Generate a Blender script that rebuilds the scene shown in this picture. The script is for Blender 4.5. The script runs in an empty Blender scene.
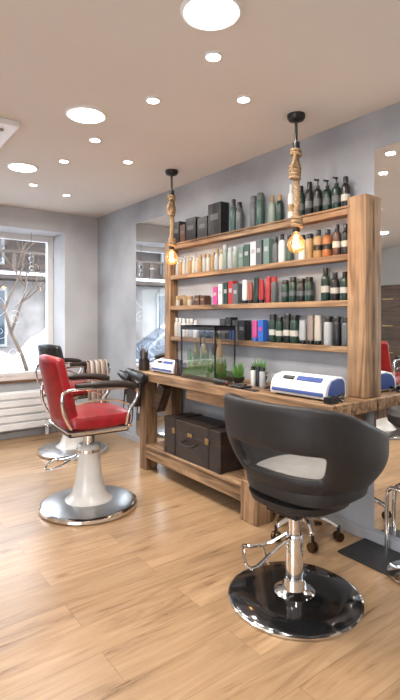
import bpy, math, random
from mathutils import Matrix, Vector
random.seed(7)
D=bpy.data; SC=bpy.context.scene
COL=SC.collection

# ------------------------------------------------------------------ materials
MATS={}
def newmat(name):
    m=D.materials.new(name); m.use_nodes=True
    nt=m.node_tree; b=nt.nodes['Principled BSDF']
    return m,nt,b
def plain(name,col,rough=0.5,metal=0.0,var=0.06,scale=12,bump=0.0,coat=0.0,emis=None,es=0,spec=None,bs=6):
    if name in MATS: return MATS[name]
    m,nt,b=newmat(name); N=nt.nodes; L=nt.links
    b.inputs['Roughness'].default_value=rough; b.inputs['Metallic'].default_value=metal
    b.inputs['Coat Weight'].default_value=coat
    if spec is not None: b.inputs['Specular IOR Level'].default_value=spec
    tc=N.new('ShaderNodeTexCoord'); no=N.new('ShaderNodeTexNoise'); no.inputs['Scale'].default_value=scale
    no.inputs['Detail'].default_value=7
    L.new(tc.outputs['Object'],no.inputs['Vector'])
    r=N.new('ShaderNodeValToRGB')
    r.color_ramp.elements[0].position=0.3; r.color_ramp.elements[1].position=0.7
    r.color_ramp.elements[0].color=tuple(max(0,c*(1-var)) for c in col)+(1,)
    r.color_ramp.elements[1].color=tuple(min(1,c*(1+var)) for c in col)+(1,)
    L.new(no.outputs['Fac'],r.inputs['Fac']); L.new(r.outputs['Color'],b.inputs['Base Color'])
    if bump>0:
        bp=N.new('ShaderNodeBump'); bp.inputs['Strength'].default_value=bump; bp.inputs['Distance'].default_value=0.01
        n2=N.new('ShaderNodeTexNoise'); n2.inputs['Scale'].default_value=scale*bs
        L.new(tc.outputs['Object'],n2.inputs['Vector']); L.new(n2.outputs['Fac'],bp.inputs['Height']); L.new(bp.outputs['Normal'],b.inputs['Normal'])
    if emis:
        b.inputs['Emission Color'].default_value=tuple(emis)+(1,); b.inputs['Emission Strength'].default_value=es
    MATS[name]=m; return m
def wood(name,dark,light,axis='y',rough=0.6,scale=1.0,bump=0.5):
    if name in MATS: return MATS[name]
    m,nt,b=newmat(name); N=nt.nodes; L=nt.links
    b.inputs['Roughness'].default_value=rough
    tc=N.new('ShaderNodeTexCoord'); mp=N.new('ShaderNodeMapping')
    s=[22*scale,22*scale,22*scale]; s['xyz'.index(axis)]=1.6*scale
    mp.inputs['Scale'].default_value=s
    L.new(tc.outputs['Object'],mp.inputs['Vector'])
    no=N.new('ShaderNodeTexNoise'); no.inputs['Scale'].default_value=1.0; no.inputs['Detail'].default_value=8; no.inputs['Distortion'].default_value=1.2
    L.new(mp.outputs['Vector'],no.inputs['Vector'])
    n2=N.new('ShaderNodeTexNoise'); n2.inputs['Scale'].default_value=3.0; n2.inputs['Detail'].default_value=3
    L.new(tc.outputs['Object'],n2.inputs['Vector'])
    r=N.new('ShaderNodeValToRGB'); r.color_ramp.elements[0].position=0.32; r.color_ramp.elements[1].position=0.62
    r.color_ramp.elements[0].color=tuple(dark)+(1,); r.color_ramp.elements[1].color=tuple(light)+(1,)
    L.new(no.outputs['Fac'],r.inputs['Fac'])
    mx=N.new('ShaderNodeMixRGB'); mx.blend_type='MULTIPLY'; mx.inputs['Fac'].default_value=0.6
    r2=N.new('ShaderNodeValToRGB'); r2.color_ramp.elements[0].position=0.35; r2.color_ramp.elements[1].position=0.6
    r2.color_ramp.elements[0].color=(0.5,0.42,0.36,1); r2.color_ramp.elements[1].color=(1,1,1,1)
    L.new(n2.outputs['Fac'],r2.inputs['Fac'])
    L.new(r.outputs['Color'],mx.inputs['Color1']); L.new(r2.outputs['Color'],mx.inputs['Color2'])
    L.new(mx.outputs['Color'],b.inputs['Base Color'])
    bp=N.new('ShaderNodeBump'); bp.inputs['Strength'].default_value=bump; bp.inputs['Distance'].default_value=0.006
    L.new(no.outputs['Fac'],bp.inputs['Height']); L.new(bp.outputs['Normal'],b.inputs['Normal'])
    MATS[name]=m; return m
def floor_mat():
    m,nt,b=newmat('oak_plank_floor'); N=nt.nodes; L=nt.links
    tc=N.new('ShaderNodeTexCoord')
    br=N.new('ShaderNodeTexBrick'); br.inputs['Scale'].default_value=1.0
    br.inputs['Brick Width'].default_value=1.35; br.inputs['Row Height'].default_value=0.20
    br.inputs['Mortar Size'].default_value=0.0012; br.inputs['Mortar Smooth'].default_value=0.2
    br.offset=0.37; br.inputs['Bias'].default_value=0.0
    br.inputs['Color1'].default_value=(0.0,0.0,0.0,1); br.inputs['Color2'].default_value=(1,1,1,1); br.inputs['Mortar'].default_value=(0.5,0.5,0.5,1)
    L.new(tc.outputs['Object'],br.inputs['Vector'])
    mp=N.new('ShaderNodeMapping'); mp.inputs['Scale'].default_value=(1.5,15,1)
    L.new(tc.outputs['Object'],mp.inputs['Vector'])
    ad=N.new('ShaderNodeVectorMath'); ad.operation='MULTIPLY_ADD'
    ad.inputs[1].default_value=(7,7,7)
    L.new(br.outputs['Color'],ad.inputs[0]); L.new(mp.outputs['Vector'],ad.inputs[2])
    no=N.new('ShaderNodeTexNoise'); no.inputs['Scale'].default_value=1.1; no.inputs['Detail'].default_value=9; no.inputs['Distortion'].default_value=1.1; no.inputs['Roughness'].default_value=0.65
    L.new(ad.outputs['Vector'],no.inputs['Vector'])
    r=N.new('ShaderNodeValToRGB'); e=r.color_ramp.elements
    e[0].position=0.27; e[0].color=(0.18,0.105,0.055,1); e[1].position=0.70; e[1].color=(0.46,0.305,0.175,1)
    x=e.new(0.47); x.color=(0.36,0.225,0.122,1)
    L.new(no.outputs['Fac'],r.inputs['Fac'])
    r2=N.new('ShaderNodeValToRGB'); r2.color_ramp.elements[0].color=(0.84,0.83,0.82,1); r2.color_ramp.elements[1].color=(1.08,1.07,1.06,1)
    L.new(br.outputs['Color'],r2.inputs['Fac'])
    mx=N.new('ShaderNodeMixRGB'); mx.blend_type='MULTIPLY'; mx.inputs['Fac'].default_value=1
    L.new(r.outputs['Color'],mx.inputs['Color1']); L.new(r2.outputs['Color'],mx.inputs['Color2'])
    vm=N.new('ShaderNodeMapping'); vm.inputs['Scale'].default_value=(1.6,4.2,1); L.new(tc.outputs['Object'],vm.inputs['Vector'])
    vo=N.new('ShaderNodeTexVoronoi'); vo.inputs['Scale'].default_value=0.9; L.new(vm.outputs['Vector'],vo.inputs['Vector'])
    kr=N.new('ShaderNodeValToRGB'); kr.color_ramp.elements[0].position=0.02; kr.color_ramp.elements[0].color=(0.42,0.34,0.28,1)
    kr.color_ramp.elements[1].position=0.085; kr.color_ramp.elements[1].color=(1,1,1,1)
    L.new(vo.outputs['Distance'],kr.inputs['Fac'])
    mk=N.new('ShaderNodeMixRGB'); mk.blend_type='MULTIPLY'; mk.inputs['Fac'].default_value=.7
    L.new(mx.outputs['Color'],mk.inputs['Color1']); L.new(kr.outputs['Color'],mk.inputs['Color2'])
    m2=N.new('ShaderNodeMixRGB'); m2.inputs['Color2'].default_value=(0.13,0.07,0.03,1)
    mf=N.new('ShaderNodeMath'); mf.operation='MULTIPLY'; mf.inputs[1].default_value=0.6
    L.new(br.outputs['Fac'],mf.inputs[0]); L.new(mf.outputs[0],m2.inputs['Fac']); L.new(mk.outputs['Color'],m2.inputs['Color1'])
    L.new(m2.outputs['Color'],b.inputs['Base Color'])
    rr=N.new('ShaderNodeMapRange'); rr.inputs['To Min'].default_value=0.22; rr.inputs['To Max'].default_value=0.38
    L.new(no.outputs['Fac'],rr.inputs['Value']); L.new(rr.outputs[0],b.inputs['Roughness'])
    bp=N.new('ShaderNodeBump'); bp.inputs['Strength'].default_value=0.12; bp.inputs['Distance'].default_value=0.003
    L.new(no.outputs['Fac'],bp.inputs['Height']); L.new(bp.outputs['Normal'],b.inputs['Normal'])
    return m
def emis(name,col,s):
    if name in MATS: return MATS[name]
    m=D.materials.new(name); m.use_nodes=True; nt=m.node_tree; nt.nodes.clear()
    e=nt.nodes.new('ShaderNodeEmission'); o=nt.nodes.new('ShaderNodeOutputMaterial')
    e.inputs[0].default_value=tuple(col)+(1,); e.inputs[1].default_value=s
    nt.links.new(e.outputs[0],o.inputs[0]); MATS[name]=m; return m
def glass(name,col=(1,1,1),refl=0.12,em=None,es=0,fk=0.5):
    if name in MATS: return MATS[name]
    m=D.materials.new(name); m.use_nodes=True; nt=m.node_tree; nt.nodes.clear(); N=nt.nodes; L=nt.links
    t=N.new('ShaderNodeBsdfTransparent'); t.inputs[0].default_value=tuple(col)+(1,)
    g=N.new('ShaderNodeBsdfGlossy'); g.inputs['Roughness'].default_value=0.03
    fr=N.new('ShaderNodeLayerWeight'); fr.inputs[0].default_value=0.35
    ml=N.new('ShaderNodeMath'); ml.operation='MULTIPLY_ADD'; ml.inputs[1].default_value=fk; ml.inputs[2].default_value=refl*0.4
    L.new(fr.outputs['Fresnel'],ml.inputs[0])
    mx=N.new('ShaderNodeMixShader'); o=N.new('ShaderNodeOutputMaterial')
    L.new(ml.outputs[0],mx.inputs[0]); L.new(t.outputs[0],mx.inputs[1]); L.new(g.outputs[0],mx.inputs[2])
    if em:
        e=N.new('ShaderNodeEmission'); e.inputs[0].default_value=tuple(em)+(1,); e.inputs[1].default_value=es
        a=N.new('ShaderNodeAddShader'); L.new(mx.outputs[0],a.inputs[0]); L.new(e.outputs[0],a.inputs[1]); L.new(a.outputs[0],o.inputs[0])
    else: L.new(mx.outputs[0],o.inputs[0])
    MATS[name]=m; return m

FLOOR=floor_mat()
WALL=plain('blue_grey_plaster',(0.335,0.345,0.37),0.85,var=0.20,scale=1.9,bump=0.25)
WALLW=plain('pale_plaster',(0.46,0.465,0.48),0.85,var=0.14,scale=1.9,bump=0.2)
WALLB=plain('warm_grey_plaster',(0.55,0.53,0.50),0.85,var=0.05,scale=2)
CEIL=plain('ceiling_paint',(0.72,0.695,0.665),0.9,var=0.02,scale=1.5)
WHITE=plain('white_satin',(0.78,0.78,0.78),0.4,var=0.02)
TRIMG=plain('grey_trim',(0.33,0.33,0.35),0.5)
TIMB=wood('timber_y',(0.10,0.052,0.025),(0.40,0.245,0.13),'y')
TIMBZ=wood('timber_z',(0.14,0.075,0.036),(0.42,0.26,0.14),'z')
DTIMB=wood('dark_timber',(0.035,0.022,0.014),(0.11,0.065,0.04),'y')
SILL=wood('sill_wood',(0.10,0.05,0.025),(0.24,0.13,0.07),'x')
CHROME=plain('chrome',(0.80,0.80,0.80),0.08,1.0,var=0.02)
DCHROME=plain('black_chrome',(0.10,0.10,0.105),0.10,0.9,var=0.1)
BRUSH=plain('brushed_steel',(0.42,0.42,0.43),0.28,1.0,var=0.1)
BLACK=plain('black_plastic',(0.012,0.012,0.013),0.35)
VINYL=plain('charcoal_vinyl',(0.022,0.020,0.020),0.5,var=0.15,scale=30,bump=0.06,spec=.32)
SEATG=plain('grey_seat_vinyl',(0.27,0.26,0.25),0.5,var=0.08,scale=20)
RED=plain('red_leather',(0.25,0.006,0.010),0.36,var=0.25,scale=14,bump=0.08,coat=0.1)
CREAM=plain('cream_enamel',(0.62,0.60,0.57),0.25,var=0.05,coat=0.4)
MIRROR=plain('mirror_silver',(0.88,0.90,0.90),0.015,1.0,var=0.0)
ROPE=plain('jute_rope',(0.34,0.22,0.12),0.9,var=0.35,scale=60,bump=0.6)
BRONZE=plain('bronze',(0.10,0.06,0.03),0.3,0.9)
LEATHER=plain('brown_leather',(0.024,0.014,0.010),0.42,var=0.4,scale=10,bump=0.2)
LEATHER2=plain('dark_leather_strap',(0.016,0.009,0.007),0.45,var=0.3,scale=20)
BRASS=plain('brass',(0.40,0.27,0.12),0.3,1.0)
MAT=plain('black_rubber_mat',(0.012,0.012,0.013),0.5,var=0.3,scale=40,bump=0.2)
GREEN=plain('plant_green',(0.09,0.22,0.04),0.5,var=0.4,scale=20)
MOSS=plain('moss',(0.06,0.13,0.025),0.9,var=0.5,scale=50,bump=0.5)
BLUE=plain('blue_plastic',(0.05,0.09,0.28),0.3,var=0.05)
SNOW=plain('snow',(0.85,0.87,0.92),0.8,var=0.04,scale=3,bump=0.2)
GL=glass('clear_glass',fk=.25); WG=glass('window_glass',(0.98,0.99,1.0),0.05,fk=.12)

# ------------------------------------------------------------------ mesh builder
class MB:
    def __init__(s): s.v=[];s.f=[];s.mi=[];s.mats=[];s.M=Matrix.Identity(4)
    def mid(s,mat):
        if mat not in s.mats: s.mats.append(mat)
        return s.mats.index(mat)
    def add(s,vs,fs,mat):
        o=len(s.v); s.v+= [tuple(s.M@Vector(p)) for p in vs]
        i=s.mid(mat)
        for f in fs: s.f.append([o+k for k in f]); s.mi.append(i)
    def box(s,a,b,mat,R=None):
        (x0,y0,z0),(x1,y1,z1)=a,b
        vs=[(x0,y0,z0),(x1,y0,z0),(x1,y1,z0),(x0,y1,z0),(x0,y0,z1),(x1,y0,z1),(x1,y1,z1),(x0,y1,z1)]
        if R is not None: vs=[tuple(R@Vector(p)) for p in vs]
        s.add(vs,[(0,3,2,1),(4,5,6,7),(0,1,5,4),(1,2,6,5),(2,3,7,6),(3,0,4,7)],mat)
    def lathe(s,prof,loc,mat,seg=24,R=None,sy=1.0,sx=1.0,pw=2.0):
        vs=[];fs=[]; n=len(prof)
        for (r,z) in prof:
            for k in range(seg):
                t=2*math.pi*k/seg; c,q=math.cos(t),math.sin(t)
                if pw!=2.0:
                    rr=(abs(c)**pw+abs(q)**pw)**(-1/pw)
                else: rr=1
                p=Vector((r*rr*c*sx,r*rr*q*sy,z))
                if R is not None: p=R@p
                vs.append((p.x+loc[0],p.y+loc[1],p.z+loc[2]))
        for i in range(n-1):
            for k in range(seg):
                k2=(k+1)%seg
                fs.append((i*seg+k,i*seg+k2,(i+1)*seg+k2,(i+1)*seg+k))
        fs.append(tuple(reversed(range(seg)))); fs.append(tuple((n-1)*seg+k for k in range(seg)))
        s.add(vs,fs,mat)
    def tube(s,pts,r,mat,seg=10,closed=False):
        P=[Vector(p) for p in pts]; n=len(P); rs=list(r) if isinstance(r,(list,tuple)) else [r]*n
        while len(rs)<n: rs.append(rs[-1])
        vs=[];fs=[]; up=None
        for i in range(n):
            if closed: t=P[(i+1)%n]-P[i-1]
            else: t=P[min(i+1,n-1)]-P[max(i-1,0)]
            t.normalize()
            if up is None:
                up=Vector((0,0,1)) if abs(t.z)<0.9 else Vector((1,0,0))
            a=t.cross(up)
            if a.length<1e-5: a=t.cross(Vector((0.3,1,0.2)))
            a.normalize(); b=a.cross(t); b.normalize(); up=b
            for k in range(seg):
                q=2*math.pi*k/seg
                vs.append(tuple(P[i]+a*math.cos(q)*rs[i]+b*math.sin(q)*rs[i]))
        for i in range(n if closed else n-1):
            j=(i+1)%n
            for k in range(seg):
                k2=(k+1)%seg; fs.append((i*seg+k,i*seg+k2,j*seg+k2,j*seg+k))
        if not closed:
            fs.append(tuple(reversed(range(seg)))); fs.append(tuple((n-1)*seg+k for k in range(seg)))
        s.add(vs,fs,mat)
    def prism(s,poly,axis,a,b,mat):
        n=len(poly); vs=[]
        for c in (a,b):
            for (p,q) in poly:
                vs.append({'x':(c,p,q),'y':(p,c,q),'z':(p,q,c)}[axis])
        fs=[tuple(reversed(range(n))),tuple(range(n,2*n))]+[(i,(i+1)%n,n+(i+1)%n,n+i) for i in range(n)]
        s.add(vs,fs,mat)
    def build(s,name,parent=None,bevel=0,loc=None,rotz=0,solid=0,sub=0,seg=2):
        me=D.meshes.new(name); me.from_pydata(s.v,[],s.f); 
        for m in s.mats: me.materials.append(m)
        me.polygons.foreach_set('material_index',s.mi)
        import bmesh
        bm=bmesh.new(); bm.from_mesh(me); bmesh.ops.recalc_face_normals(bm,faces=bm.faces); bm.to_mesh(me); bm.free()
        me.polygons.foreach_set('use_smooth',[True]*len(me.polygons))
        try: me.set_sharp_from_angle(angle=math.radians(38))
        except Exception: pass
        ob=D.objects.new(name,me); COL.objects.link(ob)
        if parent: ob.parent=parent
        if loc: ob.location=loc
        ob.rotation_euler[2]=rotz
        if solid:
            q=ob.modifiers.new('s','SOLIDIFY'); q.thickness=solid; q.offset=-1
        if bevel:
            q=ob.modifiers.new('b','BEVEL'); q.width=bevel; q.segments=seg; q.limit_method='ANGLE'; q.angle_limit=math.radians(40)
        if sub:
            q=ob.modifiers.new('u','SUBSURF'); q.levels=sub; q.render_levels=sub
        return ob
def empty(name,loc=(0,0,0),rotz=0):
    e=D.objects.new(name,None); COL.objects.link(e); e.location=loc; e.rotation_euler[2]=rotz; e.empty_display_size=0.1; return e
def smooth_path(pts,n=6):
    P=[Vector(p) for p in pts]; out=[]
    for i in range(len(P)-1):
        p0=P[max(i-1,0)];p1=P[i];p2=P[i+1];p3=P[min(i+2,len(P)-1)]
        for k in range(n):
            t=k/n
            out.append(0.5*((2*p1)+(-p0+p2)*t+(2*p0-5*p1+4*p2-p3)*t*t+(-p0+3*p1-3*p2+p3)*t**3))
    out.append(P[-1]); return out

# ------------------------------------------------------------------ room shell
XL,XR,YB,YF,H=-2.7,2.58,-2.3,5.59,2.6
def simple(name,a,b,mat,bevel=0):
    q=MB(); q.box(a,b,mat); return q.build(name,bevel=bevel)
simple('floor',(XL-.15,YB-.15,-.12),(XR+.15,YF+.5,0),FLOOR)
simple('ceiling',(XL-.15,YB-.15,H),(XR+.15,YF+.5,H+.12),CEIL)
simple('wall_right',(XR,YB-.15,0),(XR+.15,YF+.5,H),WALL)
LY0,LY1,LZ0,LZ1=-1.8,1.5,.25,2.3
q=MB()
q.box((XL-.15,YB-.15,0),(XL,LY0,H),WALLB); q.box((XL-.15,LY1,0),(XL,YF+.5,H),WALLB)
q.box((XL-.15,LY0,0),(XL,LY1,LZ0),WALLB); q.box((XL-.15,LY0,LZ1),(XL,LY1,H),WALLB)
q.build('wall_left')
q=MB()
q.box((XL-.10,LY0,LZ0),(XL-.04,LY1,LZ0+.07),WHITE); q.box((XL-.10,LY0,LZ1-.07),(XL-.04,LY1,LZ1),WHITE)
for y in (LY0,-.72,.38,LY1-.07): q.box((XL-.10,y,LZ0+.07),(XL-.04,y+.07,LZ1-.07),WHITE)
q.box((XL-.073,LY0+.07,LZ0+.07),(XL-.067,LY1-.07,LZ1-.07),WG)
q.build('added_daylight_window')  # unseen window, added to let in daylight from camera left
simple('wall_back',(XL,YB-.15,0),(XR,YB,H),WALLB)
q=MB()
WX0,WX1,WZ0,WZ1=-2.3,2.158,.62,2.37
q.box((XL,YF,0),(WX0,YF+.5,H),WALLW); q.box((WX1,YF,0),(XR,YF+.5,H),WALLW)
q.box((WX0,YF,0),(WX1,YF+.5,WZ0),WALLW); q.box((WX0,YF,WZ1),(WX1,YF+.5,H),WALLW)
q.build('wall_window')
q=MB()
q.box((WX0,YF-.03,WZ0),(WX1,YF+.40,WZ0+.03),SILL); q.build('trim_1',bevel=.004)
q=MB(); fy0,fy1=YF+.40,YF+.47
q.box((WX0,fy0,WZ0),(WX1,fy1,WZ0+.07),WHITE); q.box((WX0,fy0,WZ1-.07),(WX1,fy1,WZ1),WHITE)
for x in (WX0,-.85,.62,WX1-.07): q.box((x,fy0,WZ0+.07),(x+.07,fy1,WZ1-.07),WHITE)
q.box((WX0+.07,fy0+.03,WZ0+.07),(WX1-.07,fy0+.036,WZ1-.07),WG)
q.build('window_1')
simple('baseboard_right',(XR-.015,YB,0),(XR,YF,.07),TRIMG,.003)
simple('baseboard_window',(XL,YF-.015,0),(XR-.015,YF,.07),TRIMG,.003)
simple('baseboard_left',(XL,YB,0),(XL+.015,YF-.015,.07),TRIMG,.003)
q=MB()
q.box((.2,YF-.08,.10),(2.05,YF-.045,.53),WHITE)
for i in range(5):
    q.box((.2,YF-.105,.11+i*.085),(2.05,YF-.08,.175+i*.085),WHITE)
q.box((.3,YF-.07,.0),(.34,YF-.05,.1),WHITE); q.box((1.9,YF-.07,.0),(1.94,YF-.05,.1),WHITE)
q.box((.4,YF-.05,.3),(.5,YF-.002,.4),WHITE); q.box((1.7,YF-.05,.3),(1.8,YF-.002,.4),WHITE)
q.build('radiator',bevel=.006)
q=MB(); gy=YF+.42
DEC=plain('frost_decal',(0.62,0.66,0.70),0.6)
def spiral(cx,cz,r0,turns,sgn,ph):
    pts=[]
    for i in range(40):
        t=i/39; r=r0*(1-t*.85); a=ph+sgn*t*turns*2*math.pi
        pts.append((cx+r*math.cos(a),gy,cz+r*math.sin(a)))
    return pts
for (cx,cz,r0,s_,ph) in [(1.46,1.5,.12,1,0),(1.7,1.35,.09,-1,2),(1.52,1.18,.10,-1,1),(1.4,.95,.09,1,4),(1.68,.93,.08,-1,0),(1.2,1.3,.13,-1,1),(1.1,1.0,.10,1,1),(.95,1.5,.11,1,1)]:
    q.tube(spiral(cx,cz,r0,1.4,s_,ph),.0025,DEC,6)
q.tube(smooth_path([(1.1,gy,.8),(1.35,gy,1.05),(1.5,gy,1.35),(1.75,gy,1.55),(1.85,gy,1.8)]),.003,DEC,6)
q.build('window_decal')
q=MB(); q.tube([(1.82,YF+.2,WZ1),(1.82,YF+.2,2.12)],.002,BLACK,6)
for zz,rr in ((2.1,.02),(2.05,.03),(1.99,.02),(1.94,.028)): 
    q.lathe([(0.001,-rr),(rr*.7,-rr*.7),(rr,0),(rr*.7,rr*.7),(.001,rr)],(1.82,YF+.2,zz),BRUSH,12)
q.tube([(1.82,YF+.2,2.12),(1.82,YF+.2,1.92)],.002,BLACK,6)
q.build('hanging_ornament')

# ------------------------------------------------------------------ ceiling lights
PAN=emis('panel_light',(1.0,0.97,0.93),9)
SPOTM=emis('spot_light',(1.0,0.96,0.90),12)
def arealight(name,parent,r,power,col,z,spread=170):
    l=D.lights.new(name,'AREA'); l.shape='DISK'; l.size=2*r; l.energy=power; l.color=col; l.spread=math.radians(spread)
    o=D.objects.new(name,l); COL.objects.link(o); o.parent=parent; o.location=(0,0,z); return o
def downlight(x,y,r,power,mat,name):
    q=MB()
    q.lathe([(r,0),(r*1.0,-.006),(r*1.10,-.012),(r*1.18,-.008),(r*1.22,-.0005),(r*1.22,0)],(0,0,0),WHITE,32)
    q.lathe([(.001,-.0125),(r,-.0125),(r,-.007),(.001,-.007)],(0,0,0),mat,32)
    o=q.build(name,loc=(x,y,H)); 
    arealight('lamp',o,r*.95,power,(1.0,.945,.88),-.014)
for y in (.28,1.534,2.774,4.056): downlight(1.205,y,.105,13,PAN,'panel_downlight')
for y in (.28,1.534,2.774,4.056): downlight(-1.2,y,.105,13,PAN,'panel_downlight')
for (x,y) in [(1.415,1.786),(1.425,2.352),(1.42,3.12),(1.415,3.69),(1.44,4.52),(1.83,2.035),(1.83,3.405),(1.83,4.7),(1.83,.7),(1.42,-.3)]:
    downlight(x,y,.032,6,SPOTM,'recessed_spotlight')
q=MB(); q.box((.2,3.13,H-.035),(.916,3.85,H),WHITE)
for i in range(6): q.box((.28,3.22+i*.09,H-.045),(.84,3.26+i*.09,H-.035),TRIMG)
q.build('ceiling_vent',bevel=.006)

# ------------------------------------------------------------------ mirrors
def mirror(y0,y1,z0,z1,name='wall_mirror'):
    q=MB(); q.box((XR-.012,y0,z0),(XR-.0005,y1,z1),MIRROR); q.build(name,bevel=.002)
mirror(.45,1.688,.09,2.367)
mirror(3.90,4.593,.09,2.367)

# ------------------------------------------------------------------ shelf unit
SX0,SX1=2.489,2.578
BT=.875
q=MB()
q.box((SX0,1.69,BT),(SX1,1.822,2.093),TIMBZ)
q.box((SX0,3.80,BT),(SX1,3.895,2.07),TIMBZ)
zs=[1.177,1.464,1.75,2.03]
for z in zs:
    q.box((SX0+.004,1.822,z-.040),(SX1,3.80,z),TIMB)
q.box((SX0-.004,1.80,2.03),(SX0+.006,3.84,2.045),TIMB)
q.build('wall_shelf_unit',bevel=.005)

# ------------------------------------------------------------------ bench
q=MB()
bx0=2.14
q.box((bx0,1.66,BT-.075),(bx0+.17,3.90,BT),TIMB)
q.box((bx0+.173,1.66,BT-.075),(2.56,3.90,BT-.001),TIMB)
for (y0,y1) in ((2.29,2.41),(3.70,3.82)):
    q.box((bx0+.03,y0,0),(bx0+.15,y1,BT-.075),TIMBZ)
    q.box((2.44,y0,0),(2.56,y1,BT-.075),TIMBZ)
q.box((bx0+.015,2.27,0),(bx0+.165,2.43,.27),TIMBZ)
q.box((2.46,1.74,0.50),(2.56,1.86,BT-.075),TIMBZ)
q.box((2.22,1.75,BT-.16),(2.46,1.85,BT-.075),TIMBZ)
q.box((bx0+.03,2.41,.11),(bx0+.13,3.70,.205),TIMB)
q.box((2.46,2.41,.11),(2.55,3.70,.205),TIMB)
q.box((bx0+.02,2.40,.205),(2.55,3.71,.235),TIMB)
q.box((bx0+.04,2.41,BT-.16),(bx0+.08,3.1,BT-.075),TIMB)
q.build('timber_workbench',bevel=.007)
q=MB(); R=Matrix.Translation((bx0+.10,3.54,.665))@Matrix.Rotation(math.radians(28),4,'X')
q.box((-.05,-.045,-.125),(.04,.045,.125),DTIMB,R)
q.build('bench_brace',bevel=.004)

# suitcase
q=MB(); sx0,sx1,sy0,sy1,sz0,sz1=2.17,2.44,2.66,3.40,.237,.535
q.box((sx0,sy0,sz0),(sx1,sy1,sz0+.20),LEATHER); q.box((sx0,sy0,sz0+.203),(sx1,sy1,sz1),LEATHER)
q.box((sx0+.003,sy0+.003,sz0+.19),(sx1-.003,sy1-.003,sz0+.21),LEATHER2)
for y in (sy0+.13,sy1-.17):
    q.box((sx0-.006,y,sz0+.003),(sx1+.004,y+.04,sz1+.006),LEATHER2)
    q.box((sx0-.012,y-.000,sz0+.18),(sx0-.004,y+.040,sz0+.225),BRASS)
for y in (sy0-.003,sy1-.035):
    for z in (sz0,sz1-.045): q.box((sx0-.004,y,z),(sx0+.05,y+.038,z+.047),LEATHER2)
ym=(sy0+sy1)/2
q.tube(smooth_path([(sx0-.004,ym-.08,sz0+.15),(sx0-.04,ym-.07,sz0+.135),(sx0-.045,ym,sz0+.125),(sx0-.04,ym+.07,sz0+.135),(sx0-.004,ym+.08,sz0+.15)]),.010,LEATHER2,8)
q.box((sx0-.008,ym-.03,sz0+.19),(sx0,ym+.03,sz0+.22),BRASS)
q.build('vintage_suitcase',bevel=.008)

# ------------------------------------------------------------------ bottles
def colm(c,rough=.3):
    n='pack_%d_%d_%d'%tuple(int(x*1000) for x in c)
    return plain(n,c,rough,var=.05)
DG=(.010,.032,.022); BK=(.010,.010,.011); SV=(.34,.35,.36); CR=(.46,.42,.35); WH=(.62,.62,.60); OR=(.32,.11,.03); RD=(.34,.025,.03)
TQ=(.13,.20,.18); PK=(.50,.05,.22); BL=(.03,.12,.45); GO=(.30,.20,.09); PG=(.20,.25,.21); GY=(.09,.10,.105); BR=(.08,.035,.02); TL=(.04,.085,.075)
LAB=(.45,.43,.38)
def item(q,kind,x,y,z,h,r,c,cc=BK,lab=None,ry=None):
    m=colm(c); mc=colm(cc)
    if kind=='box':
        ry=ry or r
        q.box((x-r,y-ry,z),(x+r,y+ry,z+h),m)
        q.box((x-r-.0015,y-ry*.6,z+h*.5),(x-r,y+ry*.6,z+h*.68),colm(lab or LAB)); return
    if kind=='tube':
        q.lathe([(r*.75,0),(r*.8,.02),(r*.8,.025)],(x,y,z),mc,14)
        q.lathe([(r*.85,.025),(r,.04),(r*.97,h*.5),(r*.9,h*.85),(r*.85,h)],(x,y,z),m,14,sx=.7)
        return
    if kind=='jar':
        q.lathe([(r*.9,0),(r,.006),(r,h*.6),(r*.9,h*.62)],(x,y,z),m,18); q.lathe([(r*1.02,h*.62),(r*1.02,h*.97),(r*.95,h)],(x,y,z),mc,18); return
    if kind=='can':
        q.lathe([(r*.92,0),(r,.006),(r,h*.76),(r*.85,h*.80)],(x,y,z),m,18); q.lathe([(r*.86,h*.80),(r*.86,h*.97),(r*.75,h)],(x,y,z),mc,18)
    elif kind=='pump':
        b=h*.74
        q.lathe([(r*.92,0),(r,.006),(r,b*.85),(r*.8,b*.95),(r*.4,b)],(x,y,z),m,18)
        q.lathe([(r*.45,b),(r*.45,b+.018),(r*.16,b+.02),(r*.16,h-.012),(r*.35,h-.01),(r*.35,h)],(x,y,z),mc,12)
        q.box((x-.035,y-.006,z+h-.012),(x,y+.006,z+h-.002),mc)
    elif kind=='flask':
        b=h*.80
        q.lathe([(r*.9,0),(r,.008),(r*.98,b*.8),(r*.75,b*.95),(r*.45,b)],(x,y,z),m,18)
        q.lathe([(r*.55,b),(r*.55,h*.98),(r*.5,h)],(x,y,z),mc,14)
    if lab is not None:
        q.lathe([(r*1.012,h*.25),(r*1.012,h*.45)],(x,y,z),colm(lab),18)
def row(name,z,segs,x=2.533):
    q=MB()
    for (y0,y1,kind,cols,cap,h,r,lab) in segs:
        y=y0+r
        i=0
        while y+r<=y1+.001:
            c=cols[i%len(cols)]; i+=1
            hh=h*random.uniform(.86,1.08)
            item(q,kind,x+random.uniform(-.006,.004),y,z,hh,r*random.uniform(.84,.99),c,cap,lab)
            y+=2*r+.005
    return q.build(name,bevel=0)
e=.0005
row('hair_product_bottles',zs[3]+e,[
 (1.83,1.90,'flask',[BK],BK,.22,.031,LAB),(1.90,2.12,'pump',[DG,DG,BK],BK,.25,.034,GY),(2.12,2.27,'flask',[BK,DG],BK,.25,.036,GY),
 (2.29,2.36,'flask',[WH],WH,.26,.026,GO),(2.40,2.58,'flask',[DG,PG,DG],GO,.24,.031,None),(2.59,2.80,'can',[TL,GY,TQ],GY,.25,.034,None),
 (2.82,3.04,'flask',[GY,TL],BK,.27,.036,None)])
q=MB()
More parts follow.
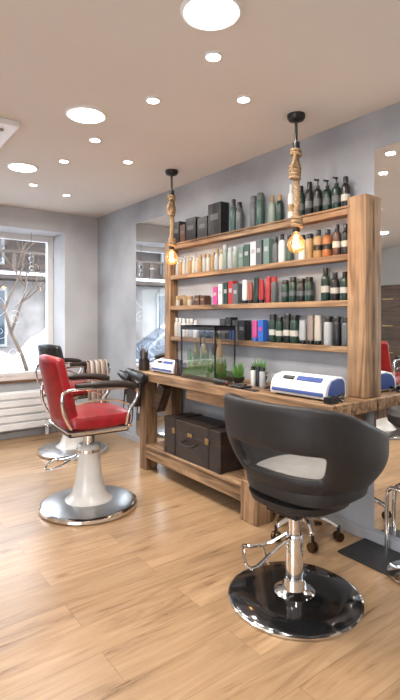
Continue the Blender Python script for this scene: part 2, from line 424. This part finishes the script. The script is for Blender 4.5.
for (y,h,r,ry,c) in [(3.13,.275,.042,.085,BK),(3.30,.19,.042,.07,(.02,.02,.022)),(3.47,.21,.042,.075,BK),(3.60,.17,.040,.04,BR),(3.70,.21,.042,.05,BK)]:
    item(q,'box',2.532,y,zs[3]+e,h,r,c,lab=GY,ry=ry)
q.build('gift_boxes')
row('hair_product_bottles',zs[2]+e,[
 (1.83,1.97,'flask',[BK,BR],BK,.19,.032,LAB),(1.97,2.12,'flask',[OR,GO],BK,.18,.034,BK),(2.12,2.30,'can',[GO,WH,CR],BK,.19,.03,None),(2.31,2.50,'flask',[TL,WH,GY],BK,.19,.029,None),
 (2.51,2.86,'box',[TQ,GY,WH,TL],BK,.18,.032,SV),(2.87,3.06,'can',[PG,SV],SV,.19,.03,None),(3.06,3.4,'flask',[CR,SV,GO],GO,.17,.026,None),(3.40,3.78,'pump',[SV,CR,GO],WH,.16,.023,None)])
row('hair_product_bottles',zs[1]+e,[
 (1.83,2.12,'flask',[DG,BK],BK,.205,.036,LAB),(2.12,2.44,'can',[DG,BK,DG],BK,.18,.034,GY),(2.45,2.57,'can',[GY,RD],RD,.18,.028,None),
 (2.58,2.84,'tube',[RD,DG,(.3,.08,.06),WH],BK,.18,.029,None),(2.85,3.20,'box',[GY,RD,DG,WH,PK],BK,.17,.030,SV),(3.28,3.44,'box',[BR],BK,.08,.036,GO),(3.50,3.76,'jar',[CR,GO,BR],GO,.09,.03,None)])
row('hair_product_bottles',zs[0]+e,[
 (1.83,2.04,'can',[GY,BK,SV],BK,.18,.031,None),(2.05,2.24,'tube',[CR,(.25,.20,.17),SV],BK,.18,.030,None),(2.25,2.56,'can',[DG,BK,DG],BK,.19,.033,LAB),
 (2.57,2.64,'box',[BL],BK,.15,.028,PK),(2.65,2.72,'tube',[PK],BL,.15,.030,None),(2.76,3.08,'box',[BK,(.04,.04,.04)],BK,.17,.038,GY),(3.15,3.36,'jar',[DG,BK],BK,.09,.032,None),(3.42,3.78,'flask',[WH,SV,CR],WH,.17,.028,None)])

# ------------------------------------------------------------------ bench-top objects
q=MB(); tx0,tx1,ty0,ty1,tz0,tz1=2.20,2.40,2.76,3.20,BT+.001,BT+.42
fr=.009
for x in (tx0,tx1-fr):
    for y in (ty0,ty1-fr): q.box((x,y,tz0),(x+fr,y+fr,tz1),BLACK)
for z in (tz0,tz1-fr):
    q.box((tx0,ty0,z),(tx0+fr,ty1,z+fr),BLACK);q.box((tx1-fr,ty0,z),(tx1,ty1,z+fr),BLACK)
    q.box((tx0,ty0,z),(tx1,ty0+fr,z+fr),BLACK);q.box((tx0,ty1-fr,z),(tx1,ty1,z+fr),BLACK)
q.box((tx0+.002,ty0+.002,tz0),(tx1-.002,ty1-.002,tz0+.03),DTIMB)
q.box((tx0+.003,ty0+.01,tz0+.01),(tx0+.005,ty1-.01,tz1-.01),GL)
q.box((tx0+.01,ty0+.003,tz0+.01),(tx1-.01,ty0+.005,tz1-.01),GL)
q.box((tx0+.01,ty0+.01,tz1-.008),(tx1-.01,ty1-.01,tz1-.004),GL)
q.box((tx0+.01,ty0+.01,tz0+.03),(tx1-.01,ty1-.01,tz0+.07),MOSS)
q.box((tx0,ty0,tz1-.035),(tx0+.002,ty1,tz1),BLACK); q.box((tx0,ty0,tz1-.035),(tx1,ty0+.002,tz1),BLACK)
for (x,y,h,c) in [(2.31,2.84,.24,GO),(2.33,2.92,.26,BR),(2.30,3.0,.20,GO),(2.33,3.07,.25,CR),(2.30,3.13,.20,GO)]:
    item(q,'flask',x,y,tz0+.07,h,.026,c,GO,LAB)
for i in range(150):
    x,y=random.uniform(tx0+.02,tx1-.03),random.uniform(ty0+.03,ty1-.03); a=random.uniform(0,6.28); l=random.uniform(.06,.18)*(1.2 if x<2.26 else .8)
    dx,dy=math.cos(a)*.015,math.sin(a)*.02
    q.tube([(x,y,tz0+.06),(x+dx*.5,y+dy*.5,tz0+.06+l*.6),(x+dx,y+dy,tz0+.06+l)],[.004,.0045,.0005],GREEN,4)
q.build('glass_terrarium')
def bowlplant(name,x,y,s):
    q=MB()
    q.lathe([(.03*s,0),(.05*s,.02*s),(.062*s,.055*s),(.058*s,.055*s),(.045*s,.03*s),(.001,.03*s)],(0,0,0),BLACK,20)
    q.lathe([(.055*s,.035*s),(.055*s,.05*s),(.001,.055*s)],(0,0,0),MOSS,16)
    for i in range(70):
        a=random.uniform(0,6.28); r=random.uniform(.0,.04)*s; l=random.uniform(.05,.16)*s; o=random.uniform(.01,.05)*s
        c,d=math.cos(a),math.sin(a)
        q.tube([(r*c,r*d,.045*s),((r+o*.4)*c,(r+o*.4)*d,.045*s+l*.6),((r+o)*c,(r+o)*d,.045*s+l)],[.004*s,.006*s,.0006],GREEN,4)
    return q.build(name,loc=(x,y,BT+.001))
bowlplant('potted_succulent',2.34,2.66,.80)
bowlplant('potted_succulent',2.44,2.54,.95)
row('styling_product_jars',BT+.001,[(2.24,2.44,'jar',[GY,CR,BK],SV,.08,.030,None)],x=2.46)
row('styling_product_jars',BT+.001,[(2.38,2.56,'can',[SV,BK,WH],BK,.13,.022,None)],x=2.34)
row('styling_product_jars',BT+.001,[(3.24,3.34,'can',[BK,BR],BK,.15,.022,None)],x=2.24)
def device(name,x,y,s,rot=0):
    q=MB(); L=.25*s
    prof=[(-.13,.012),(-.135,.05),(-.12,.10),(-.08,.14),(0,.155),(.07,.15),(.10,.12),(.105,.012)]
    q.prism([(a*s,b*s) for a,b in prof],'y',-L*.97,L*.97,WHITE)
    q.prism([(a*.8*s,b*.85*s+.01) for a,b in prof],'y',-L,-L*.96,BLUE)
    q.prism([(a*.8*s,b*.85*s+.01) for a,b in prof],'y',L*.96,L,BLUE)
    q.prism([(a*s,b*s) for a,b in [(-.143,.030),(-.140,.055),(-.13,.055),(-.130,.030)]],'y',-L*.9,L*.9,BLUE)
    q.prism([(a*s,b*s) for a,b in [(-.11,.122),(-.078,.149),(-.07,.14),(-.1,.115)]],'y',-L*.75,L*.1,BLUE)
    q.prism([(a*s,b*s) for a,b in [(-.11,.122),(-.085,.145),(-.075,.14),(-.1,.115)]],'y',L*.2,L*.6,BLACK)
    for a in (-.1,.08):
        for b in (-L*.8,L*.7): q.box((a*s-.01,b,0),(a*s+.02,b+.03,.014*s),BLACK)
    return q.build(name,bevel=.006*s,loc=(x,y,BT+.001),rotz=rot)
device('uv_steriliser',2.31,1.975,.86,0.05)
device('uv_steriliser',2.31,3.52,.70,0)
q=MB()
q.lathe([(.001,0),(.018,.004),(.022,.05),(.018,.12),(.02,.15),(.012,.16)],(0,0,0),BLACK,14,R=Matrix.Rotation(math.radians(90),3,'X'))
q.box((-.022,-.185,-.008),(.022,-.155,.008),CHROME)
q.build('hair_clipper',loc=(2.17,2.74,BT+.023),rotz=.05)
q=MB()
q.lathe([(.001,0),(.011,.005),(.009,.06),(.013,.1),(.008,.11)],(0,0,0),DTIMB,12,R=Matrix.Rotation(math.radians(90),3,'Y'))
q.lathe([(.02,.11),(.024,.12),(.024,.2),(.02,.21)],(0,0,0),BLACK,16,R=Matrix.Rotation(math.radians(90),3,'Y'))
q.build('round_hairbrush',loc=(2.20,2.25,BT+.025),rotz=.1)
q=MB()
for s in (-1,1):
    q.tube([(0,0,.003),(s*.012,.09,.003)],[.004,.001],CHROME,6); q.tube([(0,0,.003),(-s*.01,-.05,.003)],.003,CHROME,6)
    q.tube([(-s*.016+.014*math.cos(a*.785),-.066+.018*math.sin(a*.785),.003) for a in range(8)],.0028,CHROME,6,closed=True)
q.build('scissors',loc=(2.27,2.345,BT+.002),rotz=.1)
q=MB(); q.box((0,0,0),(.035,.12,.006),BLACK)
for i in range(16): q.box((.035,.01+i*.006,0.001),(.055,.013+i*.006,.005),BLACK)
q.build('barber_comb',loc=(2.15,2.285,BT+.001),rotz=.0)
q=MB()
q.box((0,0,0),(.10,.12,.012),BLACK); q.box((.005,.005,.012),(.095,.115,.015),BRUSH)
for i in range(5): q.tube([(.02+i*.015,.015,.021),(.02+i*.015,.105,.021)],.005,[BLACK,CHROME,DTIMB][i%3],8)
q.build('tool_tray',loc=(2.15,2.42,BT+.001))
q=MB()
q.tube(smooth_path([(2.19,1.74,BT+.006),(2.22,1.72,BT+.04),(2.28,1.70,BT+.006),(2.32,1.73,BT+.045),(2.26,1.75,BT+.008),(2.2,1.74,BT+.03),(2.22,1.70,BT+.006),(2.30,1.72,BT+.02)]),.005,BLACK,8)
q.box((2.17,1.69,BT+.001),(2.23,1.745,BT+.035),BLACK)
q.build('power_cable')
def dryer(q,x,y,z):
    Rm=Matrix.Rotation(math.radians(100),3,'X')
    q.lathe([(.028,-.1),(.032,-.06),(.042,-.02),(.045,.05),(.038,.09),(.02,.1)],(x,y,z),BLACK,20,R=Rm)
    q.tube([(x,y-.02,z-.02),(x-.005,y-.03,z-.09),(x-.01,y-.02,z-.16)],[.018,.017,.014],BLACK,12)
    q.tube(smooth_path([(x-.01,y-.02,z-.16),(x-.02,y,z-.30),(x+.01,y+.05,z-.26),(x+.03,y+.06,z-.1)]),.004,BLACK,6)
q=MB(); q.box((2.075,3.60,BT-.08),(2.139,3.92,BT-.05),BRUSH)
dryer(q,2.08,3.66,BT-.03); dryer(q,2.09,3.79,BT-.02); dryer(q,2.07,3.90,BT-.05)
q.box((2.06,3.70,BT-.30),(2.12,3.86,BT-.10),LEATHER2)
q.tube(smooth_path([(2.09,3.8,BT-.1),(2.06,3.75,BT-.4),(2.08,3.85,BT-.45),(2.1,3.9,BT-.2)]),.005,BLACK,6)
q.build('hair_dryer_holder')
q=MB()
q.lathe([(.045,0),(.05,.005),(.05,.10),(.047,.10),(.045,.01),(.001,.01)],(0,0,0),LEATHER,18)
for i in range(8):
    a=i*.8; q.tube([(.02*math.cos(a),.02*math.sin(a),.012),(.035*math.cos(a),.035*math.sin(a),.17+.02*(i%3))],.006,[BLACK,DTIMB,BRUSH][i%3],8)
q.build('comb_holder',loc=(2.22,3.82,BT+.001))

# ------------------------------------------------------------------ pendants
FIL=emis('filament',(1.0,.60,.28),30)
BULB=glass('amber_bulb',(1.0,.80,.50),.2,(1.0,.50,.18),.25)
def pendant(x,y,zb):
    e=empty('rope_pendant_lamp',(x,y,H))
    q=MB()
    q.lathe([(.055,0),(.055,-.02),(.045,-.035),(.012,-.045),(.008,-.06)],(0,0,0),BLACK,24)
    zt=-.20; zz=zb-H+.10
    q.tube([(0,0,-.05),(0,0,zt)],.009,BLACK,8)
    q.lathe([(.02,zt+.02),(.022,zt+.03),(.022,zt-.02),(.018,zt-.03)],(0,0,0),BLACK,12)
    q.build('canopy',e)
    q=MB(); n=110
    for s in range(3):
        pts=[]
        for i in range(n):
            t=i/(n-1); a=s*2.094+t*26; z=zt+(zz-zt)*t
            cx=.010*math.sin(t*5); cy=.012*math.sin(t*6)
            pts.append((cx+.010*math.cos(a),cy+.010*math.sin(a),z))
        q.tube(pts,.0105,ROPE,7)
    for (tc,nn) in ((.06,2),(.32,4),(.97,3)):
        z=zt+(zz-zt)*tc
        pts=[]
        for i in range(nn*16):
            a=i/16*2*math.pi; pts.append((.026*math.cos(a),.012*math.sin(tc*6)+.026*math.sin(a),z+.011*nn-.022*i/16))
        q.tube(pts,.0120,ROPE,7)
    for sg in (1,-1):
        q.tube(smooth_path([(.01*sg,0,zt-.02),(.03*sg,.015*sg,zt-.07),(.034*sg,.0,zt-.13),(.01*sg,.0,zt-.2)]),.010,ROPE,7)
    q.build('rope',e)
    b=zb-H
    q=MB(); q.lathe([(.018,.12),(.024,.11),(.024,.06),(.02,.05)],(0,0,b),BLACK,16); q.build('lamp_holder',e)
    q=MB(); q.lathe([(.014,.055),(.018,.04),(.038,.02),(.054,-.008),(.056,-.03),(.044,-.060),(.02,-.076),(.002,-.08)],(0,0,b),BULB,24); q.build('bulb',e)
    q=MB(); pts=[]
    for i in range(60):
        t=i/59; a=t*18; pts.append((.015*math.cos(a),.015*math.sin(a),b-.045+.075*t))
    q.tube(pts,.0016,FIL,5); q.build('filament',e)
    l=D.lights.new('glow','POINT'); l.energy=2.4; l.color=(1,.6,.28); l.shadow_soft_size=.03
    o=D.objects.new('glow',l); COL.objects.link(o); o.parent=e; o.location=(0,0,b-.01)
pendant(2.24,2.01,1.83); pendant(2.25,3.41,1.88)

# ------------------------------------------------------------------ black tub salon chair
def salon_chair(x,y,rot):
    e=empty('salon_chair',(x,y,0),rot)
    A,B,PW=.335,.372,2.7
    n=40; rows=[0,.10,.22,.34,.46,.58,.70,.80,.90,1.0]
    th0=math.radians(34)
    ox,oy=.065,-.012
    vs=[];fs=[]
    def smst(t): t=max(0,min(1,t)); return t*t*(3-2*t)
    for j,t in enumerate(rows):
        for i in range(n+1):
            s=i/n; th=th0+(2*math.pi-2*th0)*s
            c,q_=math.cos(th),math.sin(th); rr=(abs(c)**PW+abs(q_)**PW)**(-1/PW)
            back=smst((1-c)/2*1.10-.02)
            top=.800+.185*back
            ed=min(s,1-s)/.10
            if ed<1: top=.70+(top-.70)*math.sqrt(max(0,1-(1-ed)**2))
            bot=.470
            if ed<1: bot=.470+.05*(1-ed)**2
            z=bot+(top-bot)*t
            k=.50+.50*math.sin(min(1,t*1.35)*math.pi/2)
            lean=-.02*t*back
            vs.append((A*rr*c*k+lean+ox,B*rr*q_*k+oy,z))
    W=n+1
    for j in range(len(rows)-1):
        for i in range(n):
            s=(i+.5)/n
            if 3<=j<=4 and abs(s-.535)<.14: continue
            fs.append((j*W+i,j*W+i+1,(j+1)*W+i+1,(j+1)*W+i))
    m=MB(); m.add(vs,fs,VINYL); m.build('shell',e,solid=.05,sub=2)
    m=MB(); m.lathe([(.001,.445),(.13,.445),(.18,.458),(.215,.48),(.225,.51),(.001,.51)],(.04,0,0),VINYL,40,pw=2.5,sy=1.06)
    m.build('seat_pan',e)
    m=MB(); m.lathe([(.001,.51),(.22,.51),(.245,.53),(.255,.575),(.250,.592)],(.075,oy,0),VINYL,40,pw=2.8,sy=1.10)
    m.lathe([(.250,.592),(.235,.606),(.18,.617),(.001,.622)],(.075,oy,0),SEATG,40,pw=2.8,sy=1.10)
    m.build('seat_cushion',e)
    m=MB()
    m.box((-.1,-.09,.425),(.1,.09,.444),BLACK)
    m.lathe([(.028,.30),(.028,.43)],(0,0,0),CHROME,24)
    m.lathe([(.042,.05),(.042,.29),(.036,.31)],(0,0,0),CHROME,28)
    m.lathe([(.10,.035),(.085,.045),(.06,.055),(.052,.09),(.05,.10)],(0,0,0),CHROME,32)
    m.lathe([(.20,0.002),(.316,.002),(.318,.010),(.305,.020),(.20,.030),(.10,.036),(.001,.037)],(0,0,0),DCHROME,64)
    m.lathe([(.316,.002),(.321,.004),(.321,.012),(.314,.015),(.312,.012)],(0,0,0),CHROME,64)
    m.build('pedestal',e)
    m=MB()
    m.tube(smooth_path([(.09,.045,.40),(.13,.05,.435),(.14,.16,.42),(.12,.26,.40)]),.007,CHROME,8)
    m.build('pump_lever',e)
    return e
def footrest(e,ang,z,w,L):
    m=MB(); m.M=Matrix.Rotation(ang,4,'Z')
    m.tube(smooth_path([(.03,-.03,z+.10),(.12,-.05,z+.04),(L,-w/2,z),(L+.04,-w/2,z+.005),(L+.045,0,z+.006),(L+.04,w/2,z+.005),(L,w/2,z),(.12,.05,z+.04),(.03,.03,z+.10)],6),.008,CHROME,8)
    m.tube([(L-.06,-w/2+.02,z+.005),(L-.06,w/2-.02,z+.005)],.006,CHROME,8)
    m.build('footrest',e)
c1=salon_chair(1.765,1.595,math.radians(3))
footrest(c1,math.radians(141),.20,.20,.20)

# ------------------------------------------------------------------ barber chair (red)
def barber_chair(x,y,rot,backmat):
    e=empty('barber_chair',(x,y,0),rot)
    m=MB()
    m.lathe([(.001,.002),(.335,.002),(.345,.012),(.342,.030),(.325,.040)],(0,0,0),CHROME,64)
    m.lathe([(.325,.040),(.30,.046),(.16,.060),(.001,.062)],(0,0,0),BRUSH,64)
    m.lathe([(.17,.058),(.145,.075),(.12,.11),(.10,.18),(.085,.28),(.078,.38),(.082,.44),(.07,.455),(.001,.456)],(0,0,0),CREAM,40)
    m.lathe([(.088,.40),(.088,.42)],(0,0,0),CHROME,32)
    m.lathe([(.04,.45),(.04,.56),(.001,.56)],(0,0,0),CHROME,24)
    m.build('pedestal',e)
    m=MB(); m.box((-.21,-.21,.555),(.22,.21,.60),BLACK); m.build('seat_frame',e,bevel=.012)
    m=MB(); m.tube([(-.22,-.22,.592),(.23,-.22,.592),(.23,.22,.592),(-.22,.22,.592)],.008,CHROME,8,closed=True); m.build('frame_trim',e)
    m=MB(); m.lathe([(.001,.60),(.22,.60),(.245,.62),(.248,.66),(.235,.69),(.16,.71),(.001,.715)],(.01,0,0),RED,40,pw=5); m.build('seat_cushion',e)
    vs=[];fs=[];nx,nz=13,11
    for j in range(nz):
        for i in range(nx):
            u=i/(nx-1)*2-1; w=j/(nz-1)
            hw=.225*(1-.10*w)
            zz=.64+.44*w+(.02*(1-u*u) if j==nz-1 else 0)
            xx=-.255-.10*w+.07*u*u
            vs.append((xx,u*hw,zz))
    for j in range(nz-1):
        for i in range(nx-1):
            fs.append((j*nx+i,j*nx+i+1,(j+1)*nx+i+1,(j+1)*nx+i))
    m=MB(); m.add(vs,fs,backmat)
    o=m.build('backrest',e,solid=.075,sub=2)
    m=MB()
    for sy in (-1,1):
        yy=.25*sy
        m.tube(smooth_path([(-.20,yy*.9,.62),(-.26,yy,.74),(-.26,yy,.86),(-.16,yy,.885),(.05,yy,.875),(.20,yy,.87),(.265,yy,.84),(.25,yy,.77),(.20,yy,.70),(.19,yy*.9,.61)]),.012,CHROME,10)
        m.tube(smooth_path([(-.18,yy,.78),(-.05,yy,.80),(.10,yy,.79),(.2,yy,.75)]),.008,CHROME,8)
        m.tube([(-.20,yy*.85,.58),(.2,yy*.85,.58)],.014,CHROME,8)
    m.build('arm_frames',e)
    m=MB()
    for sy in (-1,1):
        yy=.25*sy
        m.tube(smooth_path([(-.18,yy,.905),(-.05,yy,.905),(.1,yy,.90),(.2,yy,.885),(.25,yy,.865)]),[.018]*6+[.026]*12+[.028]*6+[.02],LEATHER2,10)
    m.build('arm_pads',e)
    return e
b1=barber_chair(1.433,3.25,math.radians(-4),RED); footrest(b1,math.radians(150),.30,.22,.24)
b2=barber_chair(1.891,4.68,math.radians(10),BLACK); footrest(b2,math.radians(150),.30,.22,.22)
b3=barber_chair(0.05,3.25,math.radians(170),RED)
STR=[colm((.30,.22,.18)),colm((.14,.09,.07)),colm((.50,.46,.42))]
m=MB()
prof=[(-.045,.40),(-.05,.60),(-.045,.80),(-.03,.915),(0,.935),(.03,.915),(.045,.80),(.045,.62)]
for k in range(12):
    x0,x1=-.02+k*.02,-.02+(k+1)*.02
    vs=[]
    for xx,kk in ((x0,k),(x1,k+1)):
        for (a,b) in prof: vs.append((xx,-.25+a*1.0+.006*math.sin(kk*1.7+b*6),b))
    np_=len(prof)
    m.add(vs,[(i,i+1,np_+i+1,np_+i) for i in range(np_-1)],STR[k%3])
m.build('folded_cape',b2,solid=.006)

# ------------------------------------------------------------------ rolling stool, stool, mat, footrest
def rolling(x,y):
    e=empty('rolling_stool',(x,y,0),.3); m=MB()
    for i in range(5):
        a=i*2*math.pi/5; c,s=math.cos(a),math.sin(a)
        m.tube(smooth_path([(.03*c,.03*s,.13),(.12*c,.12*s,.12),(.195*c,.195*s,.085)]),[.02]*7+[.016]*5+[.012],CHROME,8)
        m.tube([(.20*c,.20*s,.095),(.20*c,.20*s,.06)],.010,BLACK,8)
        Rm=Matrix.Rotation(a+.6,3,'Z')@Matrix.Rotation(math.radians(90),3,'X')
        for o in (-.014,.014):
            off=Rm@Vector((0,0,o))
            m.lathe([(.012,-.009),(.026,-.009),(.028,-.004),(.028,.004),(.026,.009),(.012,.009)],(.20*c+off.x,.20*s+off.y,.0285),BRONZE,18,R=Rm)
    m.lathe([(.03,.10),(.03,.16),(.022,.17),(.022,.47)],(0,0,0),CHROME,20)
    m.build('star_base',e)
    m=MB(); m.lathe([(.001,.465),(.13,.465),(.155,.48),(.16,.51),(.145,.54),(.001,.55)],(0,0,0),VINYL,32); m.build('seat',e)
rolling(2.31,2.0)
simple('rubber_mat',(2.30,.6,.001),(2.565,1.75,.012),MAT,.003)
e=empty('bar_stool',(2.41,1.33,.0125)); m=MB()
m.lathe([(.001,0),(.145,0),(.147,.008),(.03,.03),(.02,.04),(.02,.80)],(0,0,0),CHROME,32); m.build('pedestal',e)
m=MB(); m.lathe([(.001,.78),(.12,.78),(.145,.80),(.15,.84),(.13,.865),(.001,.87)],(0,0,0),VINYL,32); m.build('seat',e)
q=MB(); q.tube(smooth_path([(2.53,1.58,.012),(2.53,1.58,.3),(2.52,1.55,.38),(2.5,1.45,.39),(2.5,1.25,.39),(2.52,1.12,.38),(2.53,1.1,.3),(2.53,1.1,.012)],5),.012,CHROME,10)
q.build('footrest_rail')

# ------------------------------------------------------------------ left side of room (seen in mirrors)
q=MB()
q.box((XL+.02,4.0,0),(XL+.42,5.2,1.9),DTIMB)
for i in range(4):
    q.box((XL+.42,4.03,.1+i*.45),(XL+.44,5.17,.5+i*.45),DTIMB); q.box((XL+.44,4.5,.3+i*.45),(XL+.46,4.7,.32+i*.45),BRASS)
q.build('storage_cabinet',bevel=.005)
q=MB(); q.box((XL+.001,2.0,.9),(XL+.018,3.6,2.2),MIRROR); q.build('wall_mirror',bevel=.002)
q=MB(); q.box((XL+.02,2.0,.80),(XL+.4,3.6,.86),TIMB); q.box((XL+.02,2.05,0),(XL+.35,2.15,.8),TIMBZ); q.box((XL+.02,3.45,0),(XL+.35,3.55,.8),TIMBZ); q.build('styling_counter',bevel=.005)

# ------------------------------------------------------------------ outside
ASP=plain('street_ground',(0.50,0.51,0.53),0.8,var=0.3,scale=.6)
simple('street_ground',(-16,-12,-.5),(16,20,-.3),ASP)
FAC=wood('facade_boards',(0.025,0.017,0.013),(0.085,0.055,0.040),'x',scale=.3)
PLA=plain('facade_plaster',(0.24,0.22,0.21),.9,var=.3,scale=2)
WIN=plain('facade_window',(0.03,0.045,0.065),.1)
WFR=plain('facade_window_frame',(0.35,0.35,0.35),.6)
q=MB(); q.box((-12,13,-.3),(14,14,2.6),PLA); q.box((-12,12.9,2.6),(14,14,3.6),FAC)
for i in range(-5,6):
    x=i*2.1+.8
    q.box((x-.55,12.93,.6),(x+.55,13.0,2.1),WFR); q.box((x-.48,12.9,.67),(x-.03,12.95,2.03),WIN); q.box((x+.03,12.9,.67),(x+.48,12.95,2.03),WIN)
    q.box((x-.45,12.8,2.7),(x+.45,12.9,3.45),WFR); q.box((x-.38,12.78,2.76),(x+.38,12.82,3.38),WIN)
q.box((-12,12.2,2.3),(14,12.9,2.40),FAC)
q.box((-12,12.15,2.40),(14,12.9,2.47),SNOW)
for i in range(60): q.box((-12+i*.44,12.3,2.47),(-11.9+i*.44,12.35,2.95),FAC)
q.box((-12,12.28,2.95),(14,12.38,3.02),FAC)
q.prism([(11.9,3.5),(14.5,4.3),(14.5,4.45),(11.9,3.65)],'x',-12,14,SNOW)
q.build('chalet_building')
q=MB()
vs=[];fs=[];nx,ny=60,8
for j in range(ny+1):
    for i in range(nx+1):
        x=-12+26*i/nx; y=10.7+1.3*j/ny
        z=-.299+ (max(0,math.sin(math.pi*j/ny))**.8)*(1.15+.35*math.sin(x*1.7)+.2*math.sin(x*4.1+j))
        vs.append((x,y,z))
for j in range(ny):
    for i in range(nx): a=j*(nx+1)+i; fs.append((a,a+1,a+nx+2,a+nx+1))
q.add(vs,fs,SNOW); q.build('snow_bank')
def car(x,y,col):
    q=MB(); c=plain('car_paint_'+str(int(col[0]*100)),col,.2,.3,coat=.5)
    prof=[(-2.1,.25),(-2.15,.6),(-1.95,.85),(-1.3,.92),(-.8,1.38),(.7,1.42),(1.35,1.0),(2.0,.88),(2.15,.6),(2.1,.25)]
    q.prism([(a,b) for a,b in prof],'y',-.85,.85,c)
    q.prism([(-1.15,.95),(-.75,1.32),(.62,1.35),(1.15,1.0)],'y',-.87,.87,WIN)
    for a in (-1.35,1.35):
        for s in (-.8,.8):
            q.lathe([(.001,-.1),(.32,-.1),(.34,-.05),(.34,.05),(.32,.1),(.001,.1)],(a,s,.34),BLACK,24,R=Matrix.Rotation(math.radians(90),3,'X'))
            q.lathe([(.001,-.11),(.2,-.11),(.2,.11),(.001,.11)],(a,s,.34),BRUSH,16,R=Matrix.Rotation(math.radians(90),3,'X'))
    q.build('parked_car',bevel=.04,loc=(x,y,-.3))
car(5.0,8.3,(.10,.11,.13)); car(-1.2,8.3,(.08,.1,.14))
q=MB()
def branch(p,d,l,r,n):
    pts=[p]; dd=Vector(d)
    for i in range(4):
        dd=(dd+Vector((random.uniform(-.25,.25),random.uniform(-.15,.15),random.uniform(-.05,.2)))).normalized()
        pts.append(pts[-1]+dd*l/4)
    q.tube(pts,[r,r*.9,r*.8,r*.7,r*.55],DTIMB,6)
    if n>0:
        for k in range(3):
            b=pts[random.choice([2,3,4])]; nd=(dd+Vector((random.uniform(-1,1),random.uniform(-.4,.4),random.uniform(-.2,.7)))).normalized()
            branch(b,nd,l*.66,r*.55,n-1)
branch(Vector((3.05,9.6,-.3)),(0,0,1),1.9,.05,4)
q.build('bare_tree')

# ------------------------------------------------------------------ world & light
w=D.worlds.new('World'); SC.world=w; w.use_nodes=True; nt=w.node_tree
bg=nt.nodes['Background']; bg.inputs[0].default_value=(.88,.94,1.0,1); bg.inputs[1].default_value=8.0
def portal(loc,rot,sx,sy):
    l=D.lights.new('window_portal','AREA'); l.shape='RECTANGLE'; l.size=sx; l.size_y=sy; l.cycles.is_portal=True
    o=D.objects.new('window_portal',l); COL.objects.link(o); o.location=loc; o.rotation_euler=rot
portal(((WX0+WX1)/2,YF+.49,(WZ0+WZ1)/2),(math.radians(-90),0,0),WX1-WX0,WZ1-WZ0)
portal((XL-.12,(LY0+LY1)/2,(LZ0+LZ1)/2),(0,math.radians(-90),0),LZ1-LZ0,LY1-LY0)

cam=D.cameras.new('camera'); co=D.objects.new('camera',cam); COL.objects.link(co)
cam.sensor_fit='VERTICAL'; cam.sensor_height=36; cam.lens=481/700*36; cam.shift_y=-33/700; cam.clip_start=.05
co.location=(0,0,1.36); co.rotation_euler=(math.radians(90),0,-math.atan2(.599,.801))
SC.camera=co
SC.view_settings.view_transform='Standard'; SC.view_settings.look='None'; SC.view_settings.exposure=0.10
